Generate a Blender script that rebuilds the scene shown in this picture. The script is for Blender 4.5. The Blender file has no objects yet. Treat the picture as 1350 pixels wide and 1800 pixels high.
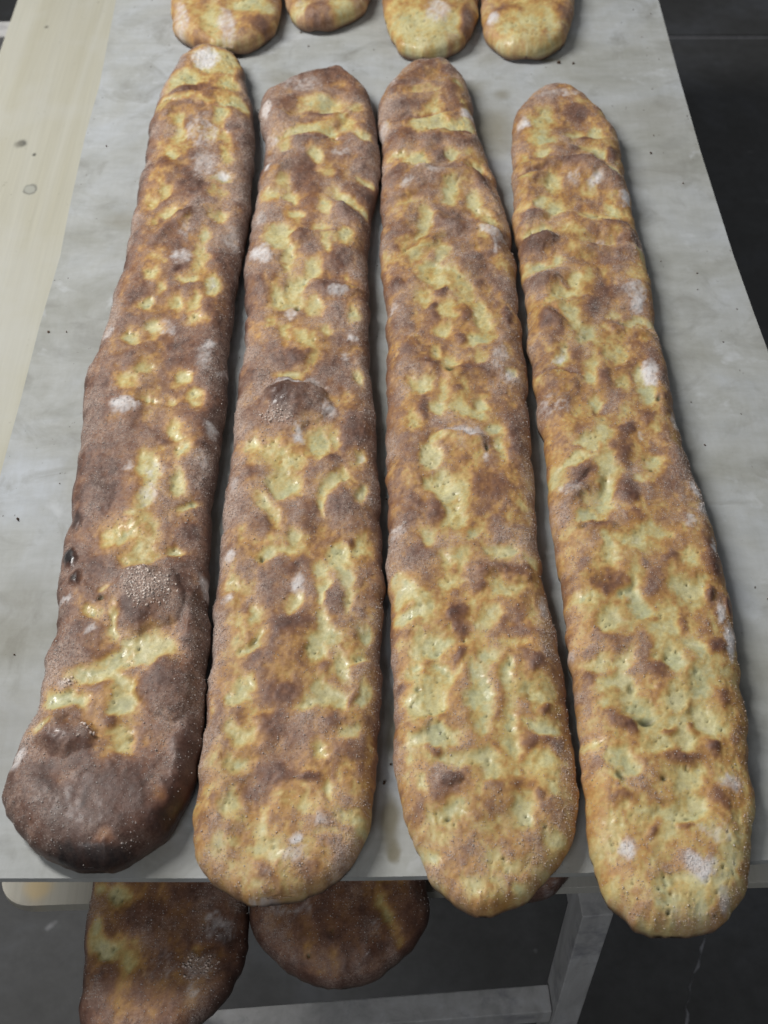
import bpy, bmesh, math, random
import numpy as np
from mathutils import Vector, Matrix, Euler

scene = bpy.context.scene
# ------------------------------------------------------------------ camera
cam_d = bpy.data.cameras.new("camera")
cam = bpy.data.objects.new("camera", cam_d)
scene.collection.objects.link(cam)
cam.location = (0.0, 0.0, 1.71)
cam.rotation_euler = (math.radians(90 - 50.2), 0, 0)
cam_d.sensor_fit = 'VERTICAL'
cam_d.sensor_height = 36.0
cam_d.sensor_width = 36.0
cam_d.lens = 2315.0 / 1800.0 * 36.0
cam_d.clip_start = 0.02
cam_d.clip_end = 60.0
cam_d.dof.use_dof = True
cam_d.dof.focus_distance = 1.05
cam_d.dof.aperture_fstop = 9.0
scene.camera = cam
# ------------------------------------------------------------------ light
world = bpy.data.worlds.new("World")
scene.world = world
world.use_nodes = True
wb = world.node_tree.nodes["Background"]
wb.inputs[0].default_value = (0.86, 0.93, 1.0, 1)
wb.inputs[1].default_value = 0.055

def area(name, loc, target, sx, sy, watts, col):
    d = bpy.data.lights.new(name, 'AREA')
    d.shape = 'RECTANGLE'; d.size = sx; d.size_y = sy
    d.energy = watts; d.color = col
    o = bpy.data.objects.new(name, d)
    scene.collection.objects.link(o)
    o.location = loc
    o.rotation_euler = (Vector(target) - Vector(loc)).to_track_quat('-Z', 'Y').to_euler()
    return o
area("ceiling_tube_left", (-1.45, 1.45, 2.75), (0.0, 1.0, 0.86), 0.4, 1.2, 57, (1.0, 0.985, 0.955))
area("ceiling_panel_near", (-0.75, -1.35, 2.55), (0.0, 0.6, 0.80), 1.0, 0.4, 15, (0.96, 0.975, 1.0))
area("added_fill_right", (1.9, 3.2, 2.75), (0.5, 1.6, 0.4), 1.2, 0.3, 10, (0.97, 0.98, 1.0))  # added fill to brighten the right-hand floor, no known lamp there

scene.view_settings.view_transform = 'Standard'
scene.view_settings.look = 'None'
scene.view_settings.gamma = 1.0
scene.view_settings.exposure = 0.0
scene.view_settings.use_curve_mapping = False
scene.render.engine = 'CYCLES'

ZB = 0.860      # top of the upper board
ZL = 0.740      # top of the lower board
# ------------------------------------------------------------------ helpers
def put(o):
    scene.collection.objects.link(o); return o
def tag(o, label=None, cat=None, group=None, kind=None):
    if label: o["label"] = label
    if cat: o["category"] = cat
    if group: o["group"] = group
    if kind: o["kind"] = kind
    return o
def mesh_obj(name, bm, mat, parent=None, smooth=False):
    me = bpy.data.meshes.new(name)
    bmesh.ops.recalc_face_normals(bm, faces=bm.faces)
    bm.to_mesh(me); bm.free()
    if smooth: me.shade_smooth()
    me.materials.append(mat)
    o = put(bpy.data.objects.new(name, me))
    if parent: o.parent = parent
    return o
def box_bm(x0, x1, y0, y1, z0, z1, bev=0.0015, bm=None, jitter=0.0, rnd=random.Random(3)):
    own = bmesh.new()
    vs = [own.verts.new((x, y, z)) for z in (z0, z1) for y in (y0, y1) for x in (x0, x1)]
    for q in ((0,1,3,2),(4,6,7,5),(0,4,5,1),(2,3,7,6),(0,2,6,4),(1,5,7,3)):
        own.faces.new([vs[i] for i in q])
    for v in vs:
        v.co += Vector([rnd.uniform(-jitter, jitter) for _ in range(3)])
    if bev: bmesh.ops.bevel(own, geom=own.edges[:], offset=bev, segments=2, affect='EDGES', profile=0.6)
    return own
def prism_bm(poly, z0, z1, bev=0.0015):
    bm = bmesh.new()
    lo = [bm.verts.new((x, y, z0)) for x, y in poly]
    hi = [bm.verts.new((x, y, z1)) for x, y in poly]
    bm.faces.new(lo[::-1]); bm.faces.new(hi)
    n = len(poly)
    for i in range(n):
        bm.faces.new((lo[i], lo[(i+1) % n], hi[(i+1) % n], hi[i]))
    es = [e for e in bm.edges if abs(e.verts[0].co.z - e.verts[1].co.z) < 1e-6]
    bmesh.ops.bevel(bm, geom=es, offset=bev, segments=2, affect='EDGES', profile=0.6)
    return bm
# numpy value noise
class Noise:
    def __init__(s, seed):
        s.t = np.random.RandomState(seed).rand(256, 256) * 2 - 1
    def __call__(s, x, y):
        xi = np.floor(x).astype(int); yi = np.floor(y).astype(int)
        fx = x - xi; fy = y - yi
        fx = fx*fx*fx*(fx*(fx*6-15)+10); fy = fy*fy*fy*(fy*(fy*6-15)+10)
        x0 = xi & 255; x1 = (xi+1) & 255; y0 = yi & 255; y1 = (yi+1) & 255
        t = s.t
        a = t[x0, y0]*(1-fx)+t[x1, y0]*fx
        b = t[x0, y1]*(1-fx)+t[x1, y1]*fx
        return a*(1-fy)+b*fy
    def fbm(s, x, y, o=3, g=0.5):
        r = 0; a = 1.0; n = 0
        for i in range(o):
            r = r + a*s(x*(2**i)*1.03+17.3*i, y*(2**i)*0.97+5.1*i); n += a; a *= g
        return r/n*1.5
def sstep(a, b, x):
    t = np.clip((x-a)/(b-a), 0, 1); return t*t*(3-2*t)
# ------------------------------------------------------------------ materials
class NT:
    def __init__(s, name):
        s.m = bpy.data.materials.new(name); s.m.use_nodes = True
        s.t = s.m.node_tree; s.n = s.t.nodes; s.bsdf = s.n["Principled BSDF"]
    def node(s, typ, **kw):
        n = s.n.new(typ)
        for k, v in kw.items(): setattr(n, k, v)
        return n
    def link(s, a, b): s.t.links.new(a, b)
    def set(s, sock, v):
        if isinstance(v, bpy.types.NodeSocket): s.link(v, sock)
        else: sock.default_value = v
    def coord(s, scale=(1,1,1), rot=(0,0,0), loc=(0,0,0)):
        c = s.node('ShaderNodeTexCoord'); m = s.node('ShaderNodeMapping')
        s.link(c.outputs['Object'], m.inputs[0])
        m.inputs['Scale'].default_value = scale; m.inputs['Rotation'].default_value = rot; m.inputs['Location'].default_value = loc
        return m.outputs[0]
    def noise(s, vec, scale, detail=4, rough=0.55, dist=0.0):
        n = s.node('ShaderNodeTexNoise'); s.link(vec, n.inputs['Vector'])
        n.inputs['Scale'].default_value = scale; n.inputs['Detail'].default_value = detail
        n.inputs['Roughness'].default_value = rough; n.inputs['Distortion'].default_value = dist
        return n.outputs['Fac']
    def ramp(s, fac, stops):
        r = s.node('ShaderNodeValToRGB'); s.link(fac, r.inputs[0])
        e = r.color_ramp.elements
        while len(e) < len(stops): e.new(0.5)
        for el, (p, c) in zip(e, stops):
            el.position = p; el.color = c if len(c) == 4 else (*c, 1)
        return r.outputs[0]
    def mix(s, fac, a, b, mode='MIX'):
        m = s.node('ShaderNodeMix', data_type='RGBA', blend_type=mode)
        s.set(m.inputs[0], fac); s.set(m.inputs[6], a if isinstance(a, bpy.types.NodeSocket) else (*a, 1) if len(a) == 3 else a)
        s.set(m.inputs[7], b if isinstance(b, bpy.types.NodeSocket) else (*b, 1) if len(b) == 3 else b)
        return m.outputs[2]
    def math(s, op, a, b=0.0, clamp=False):
        m = s.node('ShaderNodeMath', operation=op, use_clamp=clamp)
        s.set(m.inputs[0], a); s.set(m.inputs[1], b); return m.outputs[0]
    def attr(s, name):
        a = s.node('ShaderNodeAttribute'); a.attribute_name = name; return a
    def bump(s, h, strength=0.3, dist=0.001):
        b = s.node('ShaderNodeBump'); b.inputs['Strength'].default_value = strength
        b.inputs['Distance'].default_value = dist; s.link(h, b.inputs['Height'])
        s.link(b.outputs[0], s.bsdf.inputs['Normal'])
    def spot(s, x, y, r0, r1, sx=1.0, sy=1.0):
        """1 inside r0 falling to 0 at r1 round an object-space point (a mark on the wood)"""
        c = s.node('ShaderNodeTexCoord'); m = s.node('ShaderNodeMapping')
        s.link(c.outputs['Object'], m.inputs[0])
        m.inputs['Location'].default_value = (-x*sx, -y*sy, 0); m.inputs['Scale'].default_value = (sx, sy, 0)
        nz = s.node('ShaderNodeTexNoise'); s.link(c.outputs['Object'], nz.inputs['Vector'])
        nz.inputs['Scale'].default_value = 0.55/max(r1, 1e-4); nz.inputs['Detail'].default_value = 2
        ln = s.node('ShaderNodeVectorMath', operation='LENGTH'); s.link(m.outputs[0], ln.inputs[0])
        d = s.math('ADD', ln.outputs['Value'], s.math('MULTIPLY', s.math('SUBTRACT', nz.outputs['Fac'], 0.5), r1*1.1))
        mr = s.node('ShaderNodeMapRange', interpolation_type='SMOOTHSTEP')
        s.link(d, mr.inputs[0]); mr.inputs[1].default_value = r0; mr.inputs[2].default_value = r1
        mr.inputs[3].default_value = 1; mr.inputs[4].default_value = 0
        return mr.outputs[0]

def mat_crust():
    m = NT("bread_crust")
    col = m.attr("crust_color").outputs['Color']
    dust = m.attr("dust").outputs['Fac']
    gloss = m.attr("gloss").outputs['Fac']
    v = m.coord()
    n1 = m.noise(v, 420, 5, 0.65)
    n2 = m.noise(v, 1300, 2, 0.6)
    n3 = m.noise(v, 90, 4, 0.6)
    col = m.mix(0.8, col, m.ramp(n1, [(0.3, (0.80,)*3), (0.7, (1.18,)*3)]), 'MULTIPLY')
    col = m.mix(0.6, col, m.ramp(n3, [(0.3, (0.82, 0.80, 0.78)), (0.7, (1.14, 1.15, 1.15))]), 'MULTIPLY')
    sp = m.math('ADD', m.math('MULTIPLY', n2, 0.5), m.math('MULTIPLY', n1, 0.5))
    k = m.math('MULTIPLY', m.math('SUBTRACT', sp, 0.42), 5.0, clamp=True)
    k = m.math('MULTIPLY', m.math('ADD', 0.20, m.math('MULTIPLY', k, 0.78)), dust, clamp=True)
    col = m.mix(k, col, (0.61, 0.485, 0.41))
    m.link(col, m.bsdf.inputs['Base Color'])
    r = m.math('SUBTRACT', m.math('ADD', 0.5, m.math('MULTIPLY', dust, 0.3)), m.math('MULTIPLY', gloss, 0.34))
    m.link(m.math('MAXIMUM', r, 0.12), m.bsdf.inputs['Roughness'])
    m.bsdf.inputs['Specular IOR Level'].default_value = 0.5
    m.link(m.math('MULTIPLY', gloss, 0.7), m.bsdf.inputs['Coat Weight']); m.bsdf.inputs['Coat Roughness'].default_value = 0.2
    h = m.math('ADD', m.math('MULTIPLY', n1, 0.6), m.math('MULTIPLY', n2, 0.4))
    m.bump(h, 0.38, 0.0012)
    return m.m
def mat_sugar():
    m = NT("sugar_grains")
    m.link(m.attr("grain_color").outputs['Color'], m.bsdf.inputs['Base Color'])
    m.bsdf.inputs['Roughness'].default_value = 0.2
    m.bsdf.inputs['Specular IOR Level'].default_value = 0.6
    return m.m
def mat_board():
    m = NT("floury_grey_plywood")
    v = m.coord()
    across = m.coord(scale=(2.2, 11, 3)); along = m.coord(scale=(60, 4, 4))
    base = m.ramp(m.noise(v, 6.5, 6, 0.62, 0.5), [(0.30, (0.37, 0.365, 0.33)), (0.48, (0.46, 0.463, 0.45)), (0.70, (0.53, 0.55, 0.585))])
    base = m.mix(0.4, base, m.ramp(m.noise(across, 6, 6, 0.65, 0.6), [(0.3, (0.80, 0.80, 0.78)), (0.62, (1.06, 1.06, 1.07))]), 'MULTIPLY')
    base = m.mix(0.2, base, m.ramp(m.noise(along, 4, 5, 0.6, 0.3), [(0.3, (0.86, 0.85, 0.83)), (0.65, (1.05, 1.05, 1.06))]), 'MULTIPLY')
    base = m.mix(0.75, base, m.ramp(m.noise(m.coord(loc=(1, 4, 0)), 30, 6, 0.68, 0.5), [(0.3, (0.87, 0.87, 0.86)), (0.52, (1.0, 1.0, 1.0)), (0.72, (1.08, 1.085, 1.10))]), 'MULTIPLY')
    # grey smears where trays and loaves have rubbed
    base = m.mix(m.math('MULTIPLY', m.math('SUBTRACT', m.noise(v, 17, 5, 0.62, 0.8), 0.53), 4.0, clamp=True), base, (0.29, 0.285, 0.265))
    base = m.mix(m.math('MULTIPLY', m.math('SUBTRACT', m.noise(m.coord(loc=(3, 7, 0)), 26, 4, 0.6, 0.3), 0.62), 5, clamp=True), base, (0.62, 0.63, 0.65))
    base = m.mix(1.0, base, (0.955, 0.97, 0.965), 'MULTIPLY')
    # oil stains
    for (x, y, r0, r1, sx, sy, k) in STAINS:
        base = m.mix(m.math('MULTIPLY', m.spot(x, y, r0, r1, sx, sy), k), base, (0.215, 0.19, 0.125))
    # dark specks
    base = m.mix(m.math('MULTIPLY', m.math('SUBTRACT', m.noise(m.coord(scale=(1, .6, 1)), 210, 2, 0.5), 0.735), 14, clamp=True), base, (0.12, 0.11, 0.10))
    m.link(base, m.bsdf.inputs['Base Color'])
    m.bsdf.inputs['Roughness'].default_value = 0.78
    m.bsdf.inputs['Specular IOR Level'].default_value = 0.25
    m.bump(m.math('ADD', m.noise(across, 12, 5, 0.6), m.noise(v, 500, 3, 0.6)), 0.15, 0.0006)
    return m.m
def mat_pine(name, a, b, c, knots=()):
    m = NT(name)
    v = m.coord(); gr = m.coord(scale=(16, 0.7, 8))
    base = m.ramp(m.noise(gr, 1.6, 5, 0.55, 0.9), [(0.28, a), (0.5, b), (0.75, c)])
    base = m.mix(0.5, base, m.ramp(m.noise(m.coord(scale=(160, 3, 30)), 3, 3, 0.6), [(0.3, (0.88,)*3), (0.7, (1.06,)*3)]), 'MULTIPLY')
    base = m.mix(m.math('MULTIPLY', m.math('SUBTRACT', m.noise(v, 6, 5, 0.6), 0.5), 2.2, clamp=True), base, (0.57, 0.575, 0.55))
    base = m.mix(m.math('MULTIPLY', m.math('SUBTRACT', m.noise(v, 130, 2, 0.5), 0.73), 12, clamp=True), base, (0.2, 0.18, 0.13))
    for (x, y, r0, r1, colr, k) in knots:
        base = m.mix(m.math('MULTIPLY', m.spot(x, y, r0, r1, 1.0, 0.75), k), base, colr)
    m.link(base, m.bsdf.inputs['Base Color'])
    m.bsdf.inputs['Roughness'].default_value = 0.66
    m.bsdf.inputs['Specular IOR Level'].default_value = 0.3
    m.bump(m.noise(gr, 6, 5, 0.65), 0.2, 0.0008)
    return m.m
def mat_frame():
    m = NT("grey_worn_timber")
    v = m.coord()
    base = m.ramp(m.noise(m.coord(scale=(9, 9, 2)), 6, 5, 0.6, 0.5), [(0.3, (0.36, 0.355, 0.35)), (0.55, (0.48, 0.475, 0.47)), (0.75, (0.56, 0.56, 0.57))])
    base = m.mix(m.math('MULTIPLY', m.math('SUBTRACT', m.noise(v, 30, 5, 0.65), 0.55), 4, clamp=True), base, (0.20, 0.20, 0.23))
    m.link(base, m.bsdf.inputs['Base Color']); m.bsdf.inputs['Roughness'].default_value = 0.75
    m.bump(m.noise(v, 120, 4, 0.6), 0.3, 0.0008)
    return m.m
def mat_floor(name, k=1.0):
    m = NT(name)
    v = m.coord()
    base = m.ramp(m.noise(v, 3.0, 7, 0.62, 0.3), [(0.3, (0.050*k, 0.049*k, 0.047*k)), (0.52, (0.074*k, 0.075*k, 0.077*k)), (0.72, (0.115*k, 0.122*k, 0.138*k))])
    base = m.mix(0.7, base, m.ramp(m.noise(v, 45, 6, 0.7), [(0.3, (0.75,)*3), (0.7, (1.25,)*3)]), 'MULTIPLY')
    base = m.mix(m.math('MULTIPLY', m.math('SUBTRACT', m.noise(v, 28, 2, 0.5), 0.72), 9, clamp=True), base, (0.24, 0.24, 0.25))
    m.link(base, m.bsdf.inputs['Base Color'])
    m.bsdf.inputs['Roughness'].default_value = 0.7
    m.bump(m.noise(v, 160, 5, 0.7), 0.3, 0.001)
    return m.m
def mat_plain(name, c, r=0.8):
    m = NT(name)
    v = m.coord()
    base = m.mix(0.7, c, m.ramp(m.noise(v, 80, 4, 0.6), [(0.3, (0.6,)*3), (0.7, (1.3,)*3)]), 'MULTIPLY')
    m.link(base, m.bsdf.inputs['Base Color']); m.bsdf.inputs['Roughness'].default_value = r
    return m.m
# stains on the upper board: x, y, inner, outer, scale x, scale y, strength (metres)
STAINS = [(0.118,1.262,0.010,0.045,1,0.7,0.55),(0.100,1.335,0.004,0.03,1,0.8,0.5),(0.135,1.33,0.003,0.02,1.2,1,0.55),
          (0.004,0.425,0.004,0.016,1.6,0.6,0.8),(0.007,0.50,0.004,0.02,1.6,0.5,0.8),(0.007,0.402,0.002,0.008,1.2,0.8,0.8),
          (0.125,0.42,0.004,0.02,1.4,0.6,0.65),(-0.17,0.40,0.006,0.03,0.8,1,0.25),(-0.29,0.47,0.01,0.05,1,0.6,0.3),
          (-0.29,0.60,0.008,0.04,1,0.6,0.28),(-0.27,1.10,0.006,0.025,1,1,0.35),(-0.11,1.36,0.004,0.03,0.7,1.2,0.35),
          (0.19,1.40,0.002,0.008,0.4,1.2,0.8),(0.30,1.28,0.01,0.06,0.8,1,0.25),(0.29,1.18,0.005,0.05,1,1,0.2)]
M = dict(crust=mat_crust(), sugar=mat_sugar(), board=mat_board(),
         pine=mat_pine("pale_yellow_pine", (0.475,0.455,0.36), (0.515,0.50,0.415), (0.54,0.53,0.46),
            [(-0.451,1.407,0.002,0.008,(0.09,0.09,0.08),0.85),(-0.456,1.404,0.002,0.008,(0.24,0.23,0.19),0.7),(-0.433,1.383,0.001,0.0035,(0.06,0.06,0.05),0.9),
             (-0.466,1.68,0.001,0.004,(0.10,0.10,0.08),0.8),(-0.426,1.313,0.0075,0.009,(0.24,0.24,0.21),0.9),(-0.426,1.313,0.0055,0.0068,(0.43,0.43,0.38),0.9)]),
         lowboard=mat_pine("pale_board", (0.34,0.315,0.26), (0.41,0.39,0.335), (0.45,0.435,0.39),
            [(-0.268,0.43,0.004,0.016,(0.52,0.40,0.22),0.8)]),
         frame=mat_frame(), slab=mat_floor("dark_concrete", 0.9), grout=mat_plain("pale_grout", (0.26,0.26,0.28)),
         crumb=mat_plain("toasted_crumb", (0.09,0.055,0.035)), flour=mat_plain("flour_dust", (0.7,0.7,0.72)))
OUTLINE = {
 1: [(-200,1402),(-219,1396),(-234,1378),(-242,1354),(-250,1314),(-256,1269),(-255,1226),(-254,1185),(-254,1135),(-255,1079),(-255,1034),(-255,999),(-257,950),(-260,902),(-265,876),(-270,857),(-267,828),(-262,787),(-261,760),(-258,728),(-259,709),(-258,684),(-258,646),(-257,632),(-257,609),(-254,588),(-253,561),(-254,546),(-255,524),(-255,504),(-259,488),(-260,477),(-266,461),(-269,445),(-266,432),(-259,420),(-246,404),(-232,394),(-214,385),(-195,383),(-180,386),(-158,399),(-148,411),(-140,427),(-131,441),(-131,474),(-133,532),(-133,578),(-137,602),(-141,665),(-143,733),(-141,750),(-140,818),(-143,899),(-142,951),(-139,1016),(-137,1052),(-136,1088),(-136,1135),(-138,1185),(-141,1247),(-148,1291),(-157,1337),(-164,1366),(-179,1390)],
 2: [(-65,1353),(-85,1348),(-103,1331),(-119,1316),(-137,1300),(-138,1270),(-133,1241),(-129,1214),(-128,1175),(-131,1144),(-131,1101),(-134,1051),(-136,1011),(-136,983),(-134,963),(-129,923),(-130,884),(-129,843),(-132,803),(-129,773),(-131,737),(-132,718),(-132,683),(-132,647),(-129,626),(-133,599),(-131,560),(-132,541),(-131,514),(-130,484),(-130,451),(-132,426),(-131,408),(-127,393),(-120,378),(-107,367),(-92,361),(-74,360),(-60,362),(-44,367),(-28,379),(-17,394),(-9,411),(-6,429),(-5,451),(-4,484),(-2,510),(-2,547),(0,586),(-1,626),(-2,675),(-5,713),(-5,751),(-7,796),(-9,827),(-14,875),(-14,926),(-15,981),(-14,1031),(-13,1070),(-8,1112),(-3,1166),(-6,1211),(-11,1258),(-15,1294),(-23,1320),(-38,1340),(-49,1351)],
 3: [(58,1373),(35,1367),(19,1351),(4,1320),(-3,1294),(-8,1262),(-5,1225),(-2,1186),(-2,1131),(-3,1069),(-3,1009),(-1,982),(2,950),(2,908),(3,857),(2,809),(1,773),(2,742),(2,709),(2,648),(2,619),(5,572),(8,527),(7,502),(6,477),(9,451),(13,429),(17,412),(23,391),(30,373),(41,362),(54,354),(67,351),(83,356),(99,365),(111,378),(123,394),(131,408),(136,426),(138,448),(137,470),(136,497),(134,533),(132,572),(129,599),(125,634),(124,663),(126,701),(127,779),(128,841),(129,890),(127,934),(128,998),(128,1049),(123,1099),(114,1153),(103,1208),(99,1256),(98,1292),(95,1330),(84,1353),(71,1368)],
 4: [(196,1324),(182,1317),(162,1298),(147,1270),(139,1237),(137,1202),(135,1157),(133,1114),(131,1072),(132,1033),(134,994),(136,958),(134,921),(133,892),(135,854),(136,818),(136,784),(138,750),(136,706),(137,672),(139,631),(140,593),(139,563),(140,527),(140,492),(140,447),(140,417),(139,395),(142,380),(149,361),(160,346),(174,339),(194,338),(210,340),(224,346),(236,356),(244,369),(248,395),(254,417),(260,441),(262,472),(264,498),(266,527),(269,556),(270,588),(270,616),(269,655),(267,694),(264,718),(257,753),(257,792),(256,846),(257,883),(254,931),(257,976),(257,1023),(253,1072),(255,1109),(252,1142),(252,1179),(255,1211),(249,1239),(238,1270),(227,1298),(214,1315)],
 5: [(-262,1538),(-256,1471),(-248,1439),(-231,1417),(-206,1405),(-183,1402),(-157,1408),(-138,1427),(-125,1459),(-124,1511),(-125,1538)],
 6: [(-122,1538),(-121,1504),(-115,1481),(-102,1461),(-85,1452),(-65,1456),(-44,1469),(-24,1492),(-16,1511),(-14,1538)],
 7: [(-2,1538),(-1,1471),(5,1436),(17,1403),(43,1387),(70,1392),(94,1413),(108,1443),(114,1484),(117,1538)],
 8: [(120,1538),(117,1452),(121,1423),(136,1398),(152,1390),(185,1390),(211,1416),(226,1456),(232,1511),(235,1538)],
 9: [(-223,451),(-223,428),(-223,388),(-221,362),(-220,333),(-216,317),(-205,306),(-184,301),(-160,303),(-139,312),(-126,325),(-117,336),(-107,350),(-101,366),(-101,388),(-103,414),(-107,451)],
 10: [(-106,451),(-103,423),(-101,401),(-97,385),(-90,375),(-77,362),(-60,353),(-39,348),(-14,350),(6,360),(23,375),(33,394),(35,410),(33,428),(32,451)],
 11: [(40,451),(42,437),(54,423),(80,413),(106,413),(126,418),(138,427),(144,437),(146,451)],
}
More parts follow.
